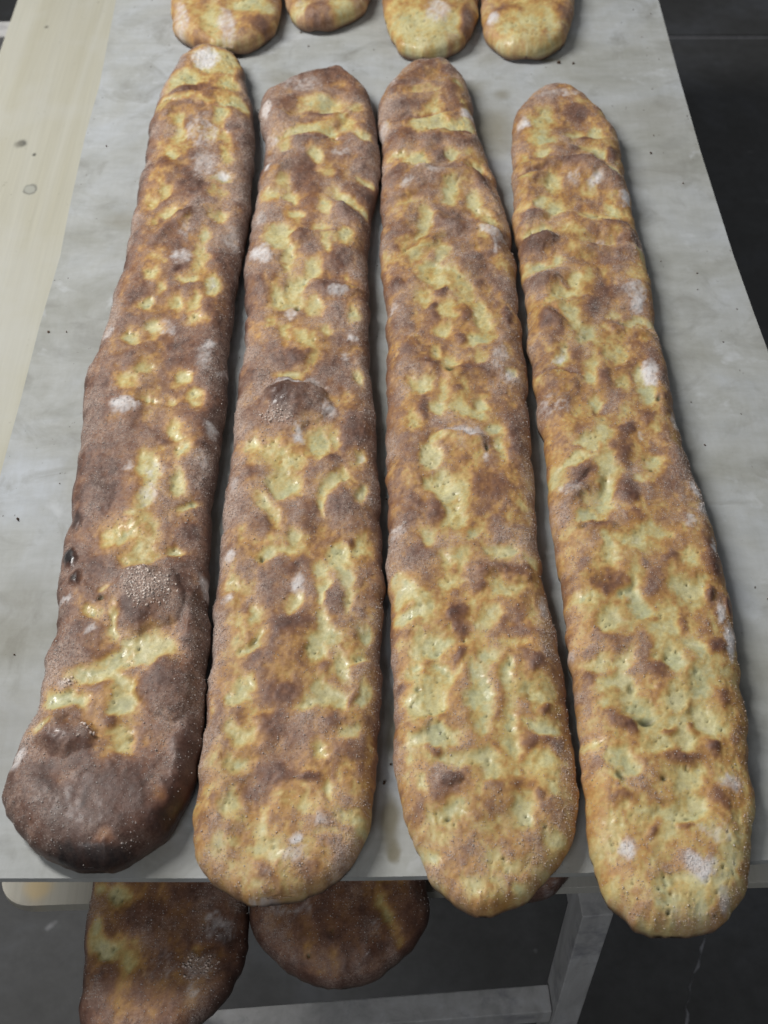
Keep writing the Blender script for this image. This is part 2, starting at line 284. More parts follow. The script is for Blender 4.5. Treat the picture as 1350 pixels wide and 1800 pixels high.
MARKS = {
 1: """D -229 686 121.6 27.5 -82 0.45; D -179 888 121.7 36.1 -84 0.3; D -193 422 59.4 46.3 -13 0.75; D -192 413 52.6 30.2 -4 1.06; D -196 385 45.6 12.2 -1 1.35; D -139 413 29.8 16.2 -82 1.28; D -136 457 45.1 11.9 -84 1.12; W -203 1360 21.5 16.7 -77 0.9; P -188 1351 26.2 23.2 -18 0.8; P -224 1318 17.5 15.0 -67 0.9; P -233 1301 14.1 7.3 60 0.8; D -215 1291 18.3 8.6 30 0.8; D -187 1284 12.6 9.9 -8 0.7; D -162 1326 16.2 6.4 -85 0.5; P -172 1301 13.6 10.1 -80 0.9; P -162 1263 20.5 8.3 -37 1; P -235 1267 18.7 6.5 19 0.8; P -176 1238 15.0 7.4 -84 0.8; P -168 1203 14.5 4.8 -85 0.8; P -166 1170 12.1 5.4 -85 0.8; W -166 1136 8.4 7.6 -25 0.9; P -165 1134 8.9 8.0 -62 1; P -219 1216 21.0 4.9 -84 0.8; P -224 1168 10.1 7.1 -78 0.9; W -194 1207 36.4 16.9 -84 0.5; W -187 1153 21.8 14.1 -81 0.6; D -163 1219 6.3 5.4 -74 0.8; D -153 1198 24.7 9.6 -85 0.5; D -209 1224 10.6 4.9 -83 0.6; D -230 1159 12.0 7.1 -81 0.6; D -199 1171 10.2 8.3 -74 0.5; P -220 1108 9.6 6.9 -77 0.8; P -232 1091 9.4 6.8 -76 0.7; D -221 1086 13.2 6.4 53 0.7; P -215 1071 10.4 4.8 52 0.8; P -230 1057 5.7 4.4 -10 0.7; D -199 1067 10.3 6.3 -3 1; D -215 1043 15.8 5.5 48 0.8; D -196 1120 13.6 11.5 -71 0.5; P -165 1067 8.7 8.0 -30 1; P -166 1106 11.4 8.1 -81 0.6; P -175 1037 8.0 5.0 -82 0.9; P -176 1012 15.5 5.0 -84 0.9; W -195 1041 14.3 8.9 -81 0.5; W -194 1002 13.8 10.9 -75 0.8; W -149 1035 17.7 7.8 -85 0.6; D -147 1002 6.9 5.5 -78 1; P -214 995 8.8 7.9 -50 0.5; P -221 973 8.8 7.1 78 0.8; D -196 982 5.2 4.7 -49 1.1; P -176 982 10.1 7.6 -78 0.7; P -185 967 8.7 4.1 -2 0.8; P -163 960 10.7 5.9 -83 1; W -163 960 8.2 4.8 -83 0.5; P -208 952 8.2 4.3 -82 0.7; P -220 933 7.3 5.7 -72 1; P -193 936 7.2 5.3 -78 0.9; P -177 933 10.7 4.9 87 1; P -171 910 8.6 7.6 -22 0.7; H -174 915 1.6 1.0 -81 1; P -211 900 10.8 5.7 -81 0.9; P -229 887 7.5 6.6 -29 0.9; W -252 897 8.5 5.6 -76 0.8; W -158 880 6.8 5.6 -75 0.9; W -162 864 18.5 8.2 -84 0.5; W -198 900 10.9 9.2 -68 0.5; P -212 849 8.2 6.5 -11 0.9; P -225 831 10.1 6.5 -78 1; P -178 836 8.0 6.5 -73 1.1; P -166 813 7.0 5.4 -77 0.9; P -205 806 6.7 6.0 -35 0.9; W -225 800 11.0 8.2 -9 0.9; P -186 805 4.5 3.4 -9 0.8; P -177 773 13.4 5.3 -83 1; P -171 749 6.6 5.7 -68 1; W -150 779 9.4 5.3 -83 0.9; W -144 849 7.3 4.0 -83 0.6; W -153 739 9.0 6.6 -79 0.5; P -197 733 15.5 10.3 -78 1; W -191 724 14.0 10.3 -76 0.5; W -215 731 6.9 6.1 -33 0.5; P -171 717 8.8 3.7 -83 1; D -187 759 4.1 3.7 -48 0.7; O -194 791 17.4 14.5 -69 0.7; O -213 823 23.3 20.4 -29 0.5; D -151 755 12.1 5.2 -1 0.6; P -170 714 8.8 4.7 -82 1; P -161 690 9.1 3.9 54 0.9; P -195 721 14.0 9.3 -78 0.9; P -194 694 12.2 4.6 -82 0.9; W -193 701 15.4 5.6 -83 0.6; P -214 657 9.8 8.6 -48 1; P -194 662 19.0 13.5 -76 0.9; P -199 637 8.5 7.5 -39 0.9; P -185 639 9.6 8.5 -46 0.8; P -164 643 5.9 5.2 -58 1; O -205 656 29.8 24.4 -67 0.5; D -249 680 8.5 4.5 -78 1.3; D -249 638 8.1 4.4 -78 1.5; G -249 638 8.7 4.9 -77 1; D -239 618 5.7 3.9 -73 1.4; G -239 618 5.7 3.9 -73 1; D -221 629 13.5 8.9 -6 0.5; W -245 601 5.8 4.9 -48 0.6; P -216 604 4.5 3.7 -19 0.7; H -217 596 2.7 2.1 -14 1; P -223 586 6.7 5.8 -52 1; W -222 567 5.3 4.2 -68 0.5; O -217 568 21.1 12.7 -77 0.5; R -182 595 28.8 24.7 -63 6; D -181 600 27.0 23.7 -56 0.55; O -184 564 16.3 8.3 -2 0.9; P -204 569 15.8 3.4 -82 0.9; P -177 548 20.4 10.1 -2 1; C -182 603 19.6 17.5 -44 1; D -148 590 15.1 7.8 -83 1; D -141 553 30.7 8.5 -84 1; W -140 610 12.1 4.0 -70 0.9; H -182 550 1.6 1.2 -70 1; D -229 567 13.6 11.5 -56 0.5; P -199 539 9.3 6.0 -5 1; D -212 546 10.6 5.0 -2 0.4; P -212 526 18.9 7.9 -2 1; P -187 519 7.7 6.6 -24 1; O -177 532 5.9 4.4 -9 0.9; C -232 522 6.4 4.8 -13 1.3; W -232 522 5.9 4.3 -11 0.8; P -239 509 9.2 6.6 -10 1; P -224 506 13.3 6.7 -3 1; D -208 515 4.3 3.7 -30 0.6; P -189 504 12.2 9.7 -70 1; P -185 472 9.4 7.8 -65 0.9; P -194 491 11.9 5.7 -80 0.8; H -179 474 1.9 1.2 -78 1; R -158 516 23.2 20.8 -52 5; D -157 516 21.3 19.1 -50 0.95; R -225 475 19.0 14.5 -13 5; D -225 473 17.2 12.6 -11 0.9; G -231 471 9.8 6.3 -7 1; C -214 475 6.9 6.0 -42 1; D -196 486 7.5 6.4 -22 0.7; O -156 430 10.9 6.2 -81 0.8; O -187 397 7.0 4.9 -8 0.8; O -224 444 8.2 6.8 -24 0.5; W -256 459 9.3 3.8 79 0.9; P -244 483 6.6 4.6 -9 0.9; G -142 415 12.8 7.7 -81 0.6; G -203 384 22.8 5.7 -1 0.6; F -204 1288 50.1 11.2 11 0.7; F -202 1071 35.6 8.7 33 0.7; F -202 1260 51.1 9.5 -11 0.6; F -211 805 27.7 6.8 -6 0.5""",
 2: """D -14 1099 243.3 11.5 -90 0.4; D -73 1322 44.7 18.3 0 0.5; D -74 548 50.8 25.4 -86 0.2; W -89 1300 22.1 13.5 -1 0.5; P -68 1264 26.2 12.0 0 0.9; P -47 1241 10.7 6.2 -88 0.9; P -40 1225 8.4 7.3 -86 0.9; P -88 1215 22.2 8.3 15 1; P -57 1206 13.4 7.0 -69 1; P -106 1188 9.2 6.0 -85 0.9; P -22 1206 12.2 5.0 -50 0.9; P -29 1253 7.4 6.5 -2 0.7; D -67 1243 15.4 6.4 0 0.8; D -107 1262 13.1 11.2 -80 0.5; P -95 1246 8.8 8.4 -39 0.5; D -80 1195 18.1 12.3 -2 0.7; P -72 1167 10.0 6.5 -87 1; D -87 1152 19.7 14.8 -85 0.6; D -81 1124 24.0 14.6 -87 0.5; P -17 1128 13.0 4.3 -33 0.9; P -58 1141 9.7 4.7 -88 0.5; P -40 1097 17.4 6.4 -40 1; P -22 1076 12.4 4.6 -47 0.9; P -103 1126 9.6 6.4 -85 0.7; P -114 1109 8.7 5.7 -2 0.7; P -94 1099 9.4 5.8 -86 1; D -73 1102 16.9 8.1 -87 0.5; P -59 1080 11.0 6.9 -87 1; P -88 1068 6.4 5.7 -78 1; P -61 1052 6.8 4.5 -1 0.9; P -104 1036 15.9 13.4 -80 1.1; P -93 1007 15.4 4.4 -87 1; D -79 1034 12.4 11.1 -78 0.8; D -37 1072 19.8 10.3 -53 0.8; P -39 1036 12.3 6.2 -89 1; P -56 1026 14.0 5.6 -88 0.9; O -64 1040 22.1 16.8 -86 0.5; W -122 1068 16.4 5.7 -86 0.7; W -118 1009 13.8 9.9 -83 0.9; W -128 1256 15.2 5.0 -86 1; W -119 1206 12.4 5.4 -86 0.8; W -121 1154 6.9 3.0 -86 0.9; D -43 1003 18.8 12.1 -88 0.7; P -95 985 6.7 4.4 -85 0.7; P -69 985 10.0 7.6 -85 1; P -81 966 9.9 7.5 -84 1; W -44 1176 10.8 10.1 -8 0.5; P -103 952 9.7 4.3 -86 1; P -82 961 11.5 8.6 -84 1; P -90 942 13.9 11.2 -5 1; P -66 932 11.1 7.4 -86 1; H -81 933 3.2 2.1 -86 1; W -87 926 6.5 6.2 -39 0.7; P -103 912 7.0 5.2 -83 0.9; P -90 897 10.7 4.7 -87 1; P -70 888 10.4 7.0 -52 1; P -50 902 5.4 4.7 -84 0.8; P -25 922 8.6 5.3 -89 0.9; O -87 911 38.8 26.2 -85 0.4; D -52 961 18.9 11.4 -1 0.8; W -42 954 8.6 8.1 -10 0.8; D -81 865 17.4 11.1 -2 0.6; D -79 864 7.5 7.1 -61 1; D -113 841 11.2 8.6 -5 0.8; W -29 891 6.1 4.2 -88 0.9; W -37 867 5.9 4.1 -88 0.6; P -24 842 8.6 4.6 -89 1; P -62 857 14.6 5.1 -88 0.6; P -83 841 12.1 4.3 0 0.9; D -38 830 14.2 10.0 -88 0.6; P -34 813 7.0 6.0 -86 0.5; R -80 805 29.0 27.4 -23 6; D -80 812 27.5 23.6 -7 0.6; W -76 828 23.1 5.0 0 0.7; W -50 794 13.7 5.9 -88 0.7; D -91 808 10.1 9.5 -32 0.9; G -91 808 10.1 9.5 -32 1; C -93 787 12.8 6.8 -1 1.2; O -64 781 13.5 10.7 -84 0.9; W -73 770 10.6 5.3 -87 1; P -110 755 7.2 5.3 -82 1; P -92 749 13.0 8.6 -85 1.1; P -58 757 14.4 9.6 -87 1.1; P -40 764 7.9 4.8 -88 0.9; P -80 737 14.1 12.3 -79 1.1; P -82 714 12.7 12.0 -54 1.2; P -41 716 12.9 4.9 52 1.1; P -34 723 6.3 3.8 -88 1; P -50 703 8.6 4.7 -88 1; O -83 735 38.5 33.2 -79 0.5; D -46 741 7.8 7.6 -53 0.9; P -20 744 5.2 4.3 -88 0.9; W -20 744 5.2 3.8 -89 0.5; P -18 702 7.4 4.7 -89 1; D -61 727 11.4 6.6 -87 0.6; D -25 772 16.6 12.2 -88 0.4; D -114 725 15.8 11.8 -81 0.5; W -125 714 7.5 4.7 -83 0.7; D -54 845 21.7 9.1 -88 0.5; P -81 709 11.7 8.7 -3 1; P -98 692 8.9 5.1 -54 1; P -89 677 8.4 4.6 -86 1; P -52 692 9.7 3.7 -88 1; D -35 691 13.0 10.9 -3 0.7; D -99 669 11.5 8.2 -4 0.8; D -62 679 14.9 8.3 -87 0.6; P -72 660 8.2 4.1 -87 1; P -77 645 9.0 4.0 -1 1; P -94 639 7.2 5.7 -5 0.9; H -96 635 2.3 1.8 -81 1; G -92 642 3.6 3.4 -23 1; P -21 653 8.1 5.4 -89 0.7; D -26 653 5.8 3.6 -88 0.7; W -124 637 6.3 4.9 -79 1; P -120 613 7.1 5.5 -6 0.6; W -122 602 5.0 4.3 -70 0.8; P -36 638 11.4 7.2 -88 1; P -50 628 6.3 5.6 -7 1; P -30 619 11.1 5.3 -89 1; P -28 595 9.7 3.9 -89 1; P -47 605 12.0 4.4 -88 1; D -39 596 9.7 3.5 -88 0.7; D -75 629 11.2 6.7 -2 0.7; W -68 609 8.8 5.3 -86 0.9; P -70 593 7.5 4.4 -86 1; D -76 570 13.3 12.7 -50 0.85; D -60 572 5.2 3.4 -86 0.9; P -99 581 10.6 3.5 -86 0.9; P -100 556 9.8 3.9 43 1; H -98 557 5.4 1.5 48 0.5; P -115 579 5.4 5.0 -50 0.4; P -45 576 7.4 4.3 -87 1; P -41 560 12.0 10.3 -4 1; P -49 547 6.1 5.1 -84 1; P -15 564 7.3 3.9 -89 1; P -31 535 10.0 5.1 -88 1; D -43 533 5.0 4.2 -84 0.6; P -19 540 5.1 3.0 0 0.9; P -70 529 8.4 4.9 -1 0.4; P -101 519 7.0 6.5 -54 1; P -107 505 9.1 7.6 -10 1; D -75 514 10.5 9.6 -17 0.6; P -46 514 9.7 5.8 -87 1; P -37 504 9.1 8.6 -12 1.1; G -35 506 8.6 5.8 -88 0.8; P -15 510 7.7 5.0 -89 1; D -24 506 6.7 3.3 -89 0.6; D -80 483 12.3 11.5 -23 0.65; D -39 483 5.7 5.5 -26 0.8; P -106 478 7.3 5.5 -6 0.9; P -24 480 8.1 5.6 -1 0.8; P -56 502 5.9 5.6 -39 1; P -101 456 8.0 4.5 -2 0.8; P -103 450 4.5 3.9 -72 0.8; P -45 465 6.4 4.0 -87 1; D -26 463 8.0 6.3 -2 0.5; D -72 445 15.9 5.3 0 0.6; D -51 444 5.5 4.4 -4 0.8; P -40 435 4.4 3.9 -81 0.8; P -103 424 9.5 5.4 -84 0.8; D -116 429 6.1 3.1 -84 0.5; D -92 433 7.9 5.2 -3 0.45; P -56 422 8.6 6.0 -2 0.7; P -23 417 9.3 5.9 -1 0.9; P -17 410 5.9 1.9 -89 1; W -45 413 5.9 3.9 -87 0.8; W -58 400 4.6 4.1 -10 1.2; W -59 387 8.5 8.0 -27 0.8; P -75 391 8.4 6.5 -5 0.7; P -112 394 6.6 5.3 -77 0.7; P -36 403 6.2 3.3 -1 0.5; O -32 376 16.0 15.1 -78 0.7; W -80 361 11.9 3.9 0 0.7; D -81 378 5.3 4.0 -5 0.5; F -71 1249 37.2 9.6 -4 0.8; F -70 1201 42.7 10.2 -7 0.8; F -104 1166 25.8 9.2 35 0.6; F -31 1078 33.6 8.6 -42 0.9; F -70 1044 25.4 8.8 -4 0.7; F -41 970 24.4 9.1 0 0.8; F -78 826 31.1 8.5 0 0.8""",
 3: """P 82 1302 11.3 6.3 87 1; D 73 1290 13.4 11.3 84 0.7; D 74 1332 9.3 7.7 84 0.7; P 45 1286 15.7 7.8 0 0.5; D 24 1297 11.4 5.6 0 0.7; D 25 1260 17.4 7.6 0 0.7; P 55 1260 15.2 6.2 88 0.7; P 48 1231 19.1 15.9 86 1; P 67 1222 12.2 10.5 5 1; P 87 1225 11.0 9.5 6 0.9; W 90 1248 10.8 6.8 86 0.9; W -1 1225 14.7 5.5 -90 0.8; W 10 1312 15.9 6.4 90 0.6; D 19 1206 17.0 14.5 1 0.6; D 80 1210 15.2 5.2 0 0.8; D 73 1193 24.1 7.2 0 0.6; P 34 1156 13.1 11.9 4 1; P 69 1169 11.0 6.0 87 1; P 14 1169 7.2 6.0 1 0.8; P 95 1146 9.4 6.8 3 1; D 58 1165 10.0 6.0 88 0.5; D 11 1135 13.6 11.7 89 0.6; W 24 1118 8.6 5.2 77 0.8; W 45 1141 17.7 7.8 0 0.5; P 68 1107 20.8 7.5 88 1; H 77 1126 10.7 1.3 69 0.4; P 91 1088 14.8 6.3 87 1; P 104 1062 12.8 6.4 -75 0.9; P 24 1090 9.3 9.2 65 0.6; D 100 1120 14.5 8.6 -87 0.6; P 42 1062 14.5 5.1 89 1; P 36 1036 12.3 5.0 89 1; D 66 1056 15.8 10.8 2 0.75; W 106 1036 15.5 5.8 -33 0.8; W 108 1019 12.1 3.9 87 0.7; P 30 1013 12.0 7.7 89 0.7; P 56 1013 17.2 6.1 88 0.9; P 44 986 11.7 9.8 86 1; D 85 994 15.2 12.0 83 0.5; D 14 1052 17.9 10.2 89 0.4; P 3 1006 13.7 4.4 90 0.5; P 45 984 13.4 12.0 83 1.1; P 63 967 16.5 14.0 83 1.1; P 39 949 12.9 6.4 88 1; P 78 949 16.1 8.6 87 1.1; P 60 928 9.5 7.9 84 1.1; P 88 925 14.7 6.8 -77 1; P 92 910 9.3 5.2 86 1; O 61 943 48.1 32.0 87 0.4; D 53 952 6.5 4.8 86 0.9; D 46 933 4.8 3.7 87 0.9; D 44 917 10.9 4.7 88 0.7; D 76 921 7.7 4.7 66 0.7; D 92 967 7.4 4.9 85 0.8; D 10 964 7.4 6.5 89 1; W 12 933 7.1 4.2 89 0.7; D 16 914 12.4 8.4 89 0.5; P 55 897 7.7 7.3 73 0.9; P 89 890 14.7 5.5 30 0.9; D 70 887 6.2 4.5 2 0.8; D 43 856 9.6 6.5 -81 0.95; P 60 860 8.8 4.6 87 1; P 47 870 5.9 4.6 86 0.9; H 59 847 3.7 3.5 59 1; P 88 865 8.9 6.1 85 0.7; D 81 850 17.8 6.5 0 0.6; W 105 867 13.3 7.2 85 0.6; W 111 839 8.7 7.0 80 0.8; P 112 844 5.1 4.0 80 0.9; P 32 828 10.6 7.5 88 1; P 47 803 6.9 5.9 84 1; P 50 822 11.3 4.0 88 0.7; P 24 835 8.6 4.0 89 0.7; D 32 799 11.0 4.4 89 0.95; P 23 785 9.5 4.9 89 0.7; P 73 794 13.3 6.6 -31 1; P 82 802 6.9 5.9 80 1; P 94 776 6.0 3.9 85 1; P 99 753 13.0 4.3 86 1; W 71 769 15.5 4.6 0 0.9; H 87 751 3.9 1.9 86 1; W 83 740 3.9 2.9 84 0.8; P 40 744 11.6 7.2 88 1.1; P 47 718 10.4 10.0 18 1.1; P 45 763 6.6 5.8 83 0.6; D 33 767 9.3 5.8 88 0.4; D 110 773 8.0 5.8 82 0.5; D 115 922 6.3 4.2 84 1; P 44 716 8.8 7.5 84 1.1; P 53 704 11.1 9.3 84 1.1; P 57 678 11.9 6.9 87 1.1; P 55 690 8.5 6.0 86 1.1; D 41 686 13.3 6.5 88 0.7; D 28 692 7.5 7.3 19 0.5; W 11 669 9.4 7.3 89 0.6; P 35 657 7.0 6.4 83 1; P 48 638 8.0 4.5 88 1; P 62 630 11.3 4.5 87 0.7; D 87 711 16.5 13.6 6 0.5; P 91 644 12.6 8.0 2 1; P 72 658 5.3 4.5 80 0.7; P 115 631 5.1 4.0 79 0.9; D 27 641 13.5 8.0 1 0.6; D 94 624 20.1 5.0 0 0.6; P 51 611 7.1 6.6 12 0.9; P 12 616 7.7 7.1 87 0.7; P 18 601 7.9 7.6 7 1; P 20 582 12.2 5.3 0 1; P 96 603 11.0 6.5 2 0.7; D 55 583 8.5 7.8 78 0.9; D 58 567 8.3 6.0 85 0.9; D 55 543 5.1 5.0 38 0.8; P 80 579 10.6 6.9 85 0.7; W 122 588 10.7 4.3 85 0.8; D 75 607 6.2 5.4 9 0.7; P 35 554 7.7 6.6 4 1; P 98 555 12.0 4.6 1 0.6; P 21 530 5.0 4.5 3 0.9; P 41 528 8.9 7.5 85 1; P 34 509 10.6 8.3 87 1; P 77 543 6.6 5.5 81 1; P 69 525 9.9 5.4 86 1; P 69 507 8.7 6.6 84 1; P 91 528 9.9 4.2 86 1; D 112 537 6.1 5.0 76 0.8; P 108 514 6.7 4.4 3 1; G 108 514 5.8 4.3 5 0.9; D 12 518 4.4 3.3 89 0.85; H 25 515 1.9 1.7 86 0.6; P 20 504 5.0 4.8 10 1; P 32 503 9.6 8.2 85 1; P 23 498 4.8 3.7 88 1; O 52 499 12.4 7.4 87 0.9; P 68 505 13.4 5.8 87 1; P 71 486 10.3 5.7 86 1; G 74 508 12.5 2.5 87 0.9; P 90 491 15.1 4.1 86 1; P 91 467 7.3 5.6 81 1; P 41 477 13.0 6.0 0 1; P 26 472 7.3 6.5 85 1; P 49 459 15.2 6.3 0 1; P 72 456 9.6 5.8 2 1; P 113 483 9.0 4.6 2 1; P 114 456 9.6 4.0 1 0.9; P 107 514 5.0 3.9 6 1; D 117 499 4.3 3.7 74 0.7; D 108 471 10.1 4.1 1 0.5; D 35 464 4.8 4.1 4 0.5; D 47 441 6.3 4.8 3 1.05; R 47 441 7.1 5.3 2 2.5; D 42 434 11.8 6.1 1 0.5; P 74 445 6.2 5.5 76 0.8; D 96 441 13.8 4.0 0 0.45; D 108 432 6.1 3.9 83 0.55; D 89 435 4.0 3.5 12 0.6; P 44 418 10.1 6.0 1 1; H 44 413 2.3 1.3 1 1; P 94 416 11.0 5.0 85 1; P 115 400 6.8 6.0 64 0.9; P 31 388 5.3 4.1 2 1; P 81 380 14.4 6.4 1 0.9; P 61 368 9.7 5.5 1 0.8; P 76 407 7.0 6.6 27 0.5; D 23 417 8.5 5.4 88 0.4; P 26 438 4.4 3.2 88 0.7; P 90 366 4.5 3.1 4 0.6; F 43 1247 37.6 10.6 11 0.9; F 76 1209 33.4 9.3 -7 0.9; F 62 1147 53.2 11.7 -7 1; F 102 1129 31.6 8.6 -63 0.8; F 88 1060 41.8 10.3 -29 1; F 36 1031 26.5 7.4 44 0.6; F 64 855 35.6 8.8 -6 0.7; F 96 628 26.7 6.2 -5 0.8; F 66 771 24.3 6.7 -3 0.7""",
 4: """W 192 1286 23.9 10.0 1 0.6; P 173 1234 26.6 11.0 85 0.75; P 167 1197 13.3 7.2 2 1; D 209 1250 15.3 12.2 75 0.85; D 187 1220 14.7 6.1 84 0.5; P 203 1208 8.6 7.2 13 0.9; P 226 1208 9.4 6.0 80 0.9; W 150 1231 10.6 6.1 84 0.9; D 216 1197 8.5 5.1 3 0.8; P 168 1172 8.1 5.9 80 1; P 222 1174 18.3 7.9 -28 0.9; P 237 1150 7.7 5.4 -50 1; D 199 1178 7.3 6.0 12 0.8; D 237 1172 9.1 5.3 80 0.9; D 200 1152 23.7 8.9 1 0.7; P 148 1135 7.1 4.8 4 0.9; P 174 1121 13.4 6.4 84 1; W 215 1124 13.0 7.2 74 0.9; W 245 1105 12.4 6.2 -88 1.2; W 195 1128 8.7 5.2 82 0.6; P 207 1111 9.5 8.3 23 0.5; P 172 1080 11.1 7.9 80 1; P 160 1090 5.8 4.6 8 1; P 209 1068 10.3 7.2 6 1; P 231 1078 10.2 6.6 -54 1; D 146 1072 11.4 8.2 4 0.8; P 153 1046 15.8 6.2 1 1; D 231 1056 17.1 5.3 -25 0.8; D 149 1028 15.6 10.5 3 0.8; P 213 1030 14.0 10.4 8 0.5; W 213 1030 13.5 10.4 9 0.3; D 243 1034 9.1 7.7 20 0.7; P 152 992 12.1 7.6 3 1; P 168 1000 6.8 4.4 82 0.9; P 182 972 11.6 5.9 83 1; D 221 1003 11.1 7.6 6 0.4; D 150 968 11.9 8.2 4 0.8; P 236 985 10.3 8.5 67 0.5; W 237 957 14.9 10.6 76 0.7; P 172 953 11.8 7.3 3 0.8; P 249 1015 8.8 3.3 -72 1; D 206 957 16.2 11.3 6 0.45; P 165 947 14.5 6.0 25 0.9; P 173 923 12.6 5.8 83 1; P 185 894 10.8 8.2 76 1; P 176 905 7.8 5.2 80 1; D 195 935 11.5 10.3 55 0.8; W 237 940 11.3 6.3 80 1.1; P 235 915 13.2 6.2 2 1; P 215 923 5.7 5.1 53 0.7; D 151 913 11.8 10.7 25 0.6; P 158 865 11.9 5.7 55 1; W 158 865 9.9 4.6 54 0.8; P 212 875 10.7 9.0 66 0.7; P 187 858 10.3 5.6 82 1; P 185 841 7.3 5.5 76 1; D 195 841 7.3 5.0 78 0.8; D 173 872 9.0 4.6 83 0.6; W 237 848 13.2 6.0 81 1.1; P 230 822 14.2 5.9 81 1; P 229 847 10.2 4.0 82 1; P 212 834 6.7 5.8 57 0.6; P 186 811 8.4 5.4 80 1; H 183 797 3.5 2.4 78 0.4; H 240 813 3.5 2.4 75 1; P 210 792 8.3 6.7 70 0.5; D 205 775 7.8 5.3 6 0.85; D 227 789 6.4 5.6 51 0.6; D 147 815 21.2 17.3 76 0.35; W 147 809 18.1 16.7 43 0.35; P 187 767 10.7 6.7 80 1; P 172 760 9.7 6.5 5 0.9; P 165 742 11.2 4.2 21 1; P 148 729 11.4 2.6 47 0.9; D 169 729 10.5 4.4 1 0.6; P 185 731 17.9 5.7 83 1; P 183 707 11.2 5.6 82 1; P 225 735 11.6 6.6 79 1; H 223 728 1.9 1.3 6 1; P 212 718 6.0 5.3 42 0.9; D 201 751 13.2 8.6 78 0.6; D 201 705 11.3 8.3 75 0.8; W 258 711 11.5 3.0 -80 1.1; W 153 711 10.4 8.6 12 0.5; P 170 699 8.5 7.2 16 0.7; W 253 789 9.6 2.9 81 0.9; W 219 767 5.4 2.9 80 0.7; D 257 734 6.5 2.4 80 1; D 248 845 10.2 4.0 81 0.7; P 165 680 10.2 7.1 6 0.9; P 181 694 15.3 4.6 83 1; H 160 668 3.7 2.9 10 0.4; D 201 699 9.4 7.3 10 0.7; D 173 668 10.1 5.9 3 0.8; P 180 641 11.5 4.5 83 1; P 200 657 7.4 5.7 11 1; P 219 664 12.0 8.1 7 0.8; D 202 680 9.5 8.2 23 0.45; D 225 634 7.1 6.0 57 0.75; D 212 612 14.0 8.7 78 0.75; D 172 614 15.6 12.0 9 0.6; P 194 612 14.4 3.1 83 1; P 191 600 7.7 6.0 72 1; P 195 587 7.8 6.7 57 1; P 236 611 11.6 7.1 5 1; P 239 637 9.3 7.0 70 0.7; D 252 604 5.7 4.6 60 1; R 252 604 5.3 4.5 45 2; D 258 634 14.4 7.1 78 0.7; D 266 592 6.5 2.2 79 1.1; W 258 585 8.6 3.0 79 1; W 260 558 15.6 3.4 80 1.1; W 263 652 5.9 1.8 80 1; W 246 672 9.6 3.6 80 0.8; W 260 694 8.6 3.2 80 1; P 149 597 7.1 5.4 8 1; P 172 578 10.7 8.5 72 1; P 215 569 9.5 6.2 6 1; D 225 573 6.4 3.4 78 0.6; P 232 550 8.0 6.8 30 1; D 176 558 10.7 4.1 1 0.4; W 139 553 7.2 3.8 83 0.7; P 160 538 9.3 5.0 2 0.9; P 215 539 7.4 6.4 50 1; D 249 554 6.6 5.6 47 0.7; D 199 534 6.3 5.6 46 0.7; D 197 519 12.4 7.4 78 0.55; P 172 522 10.5 6.8 5 1; P 178 509 7.9 6.5 68 1; H 180 516 4.4 2.5 80 0.7; P 232 522 12.4 6.6 78 1; P 213 508 7.8 4.9 77 1; D 219 500 3.6 3.1 45 0.6; D 243 504 7.8 4.8 75 0.7; P 188 495 7.5 5.6 10 1; H 187 488 5.7 2.8 2 1; D 169 489 9.1 4.7 -50 0.75; D 152 529 5.1 3.9 9 0.6; P 230 492 8.4 6.5 14 1; P 179 541 8.1 5.0 79 1; P 203 498 33.7 27.8 19 0.4; D 171 486 10.2 4.6 -49 0.8; D 201 481 5.7 3.2 4 0.75; D 221 481 4.7 3.8 -42 0.75; D 233 465 5.7 4.5 -69 0.85; D 208 459 10.0 5.4 3 0.8; P 212 474 8.1 3.7 2 1; P 233 483 9.0 3.7 2 1; P 181 496 7.4 4.7 5 1; P 148 471 8.1 4.1 2 1; P 166 461 8.9 6.3 7 1; H 165 444 5.0 2.5 -71 0.9; P 173 452 5.8 5.1 34 1; P 192 467 5.7 4.5 13 1; P 210 444 10.4 6.1 5 1; H 194 442 1.8 1.5 61 1; P 210 424 11.9 9.3 14 1; D 231 426 7.8 5.6 -68 0.65; P 193 415 11.7 4.2 1 1; H 206 413 2.0 1.3 6 0.7; H 193 424 3.1 2.1 7 0.3; W 240 439 9.1 7.5 27 0.8; W 223 402 11.6 6.6 4 0.5; W 163 389 6.7 5.2 72 0.9; W 211 377 9.9 8.4 31 1.3; D 179 404 4.3 3.7 21 0.7; D 204 405 5.4 3.7 8 0.5; D 162 426 8.6 3.9 2 0.5; D 147 455 6.5 5.3 13 0.5; P 204 366 15.0 3.9 1 1; P 186 363 6.8 5.4 14 0.9; H 185 348 1.6 1.4 51 1; H 215 347 1.2 1.0 49 1; H 191 366 2.5 2.1 53 0.4; W 223 356 6.4 4.3 72 0.8; P 208 356 9.4 6.1 7 0.7; P 151 397 16.7 11.4 78 0.45; F 193 1161 41.3 10.0 -7 1; F 227 1147 27.2 9.6 -28 0.9; F 153 1142 22.0 8.5 15 0.8; F 149 1078 18.3 9.2 -14 0.9; F 229 1060 31.3 9.9 -23 1; F 148 1039 19.0 9.7 -2 1; F 152 977 21.6 9.2 -6 0.9; F 253 1026 20.2 7.2 -61 0.8; F 159 925 19.9 8.5 -47 0.9; F 228 911 23.3 7.1 -12 0.9; F 157 848 25.3 8.7 -18 0.9; F 158 716 23.6 6.7 32 0.7; F 172 671 15.2 5.7 14 0.7""",
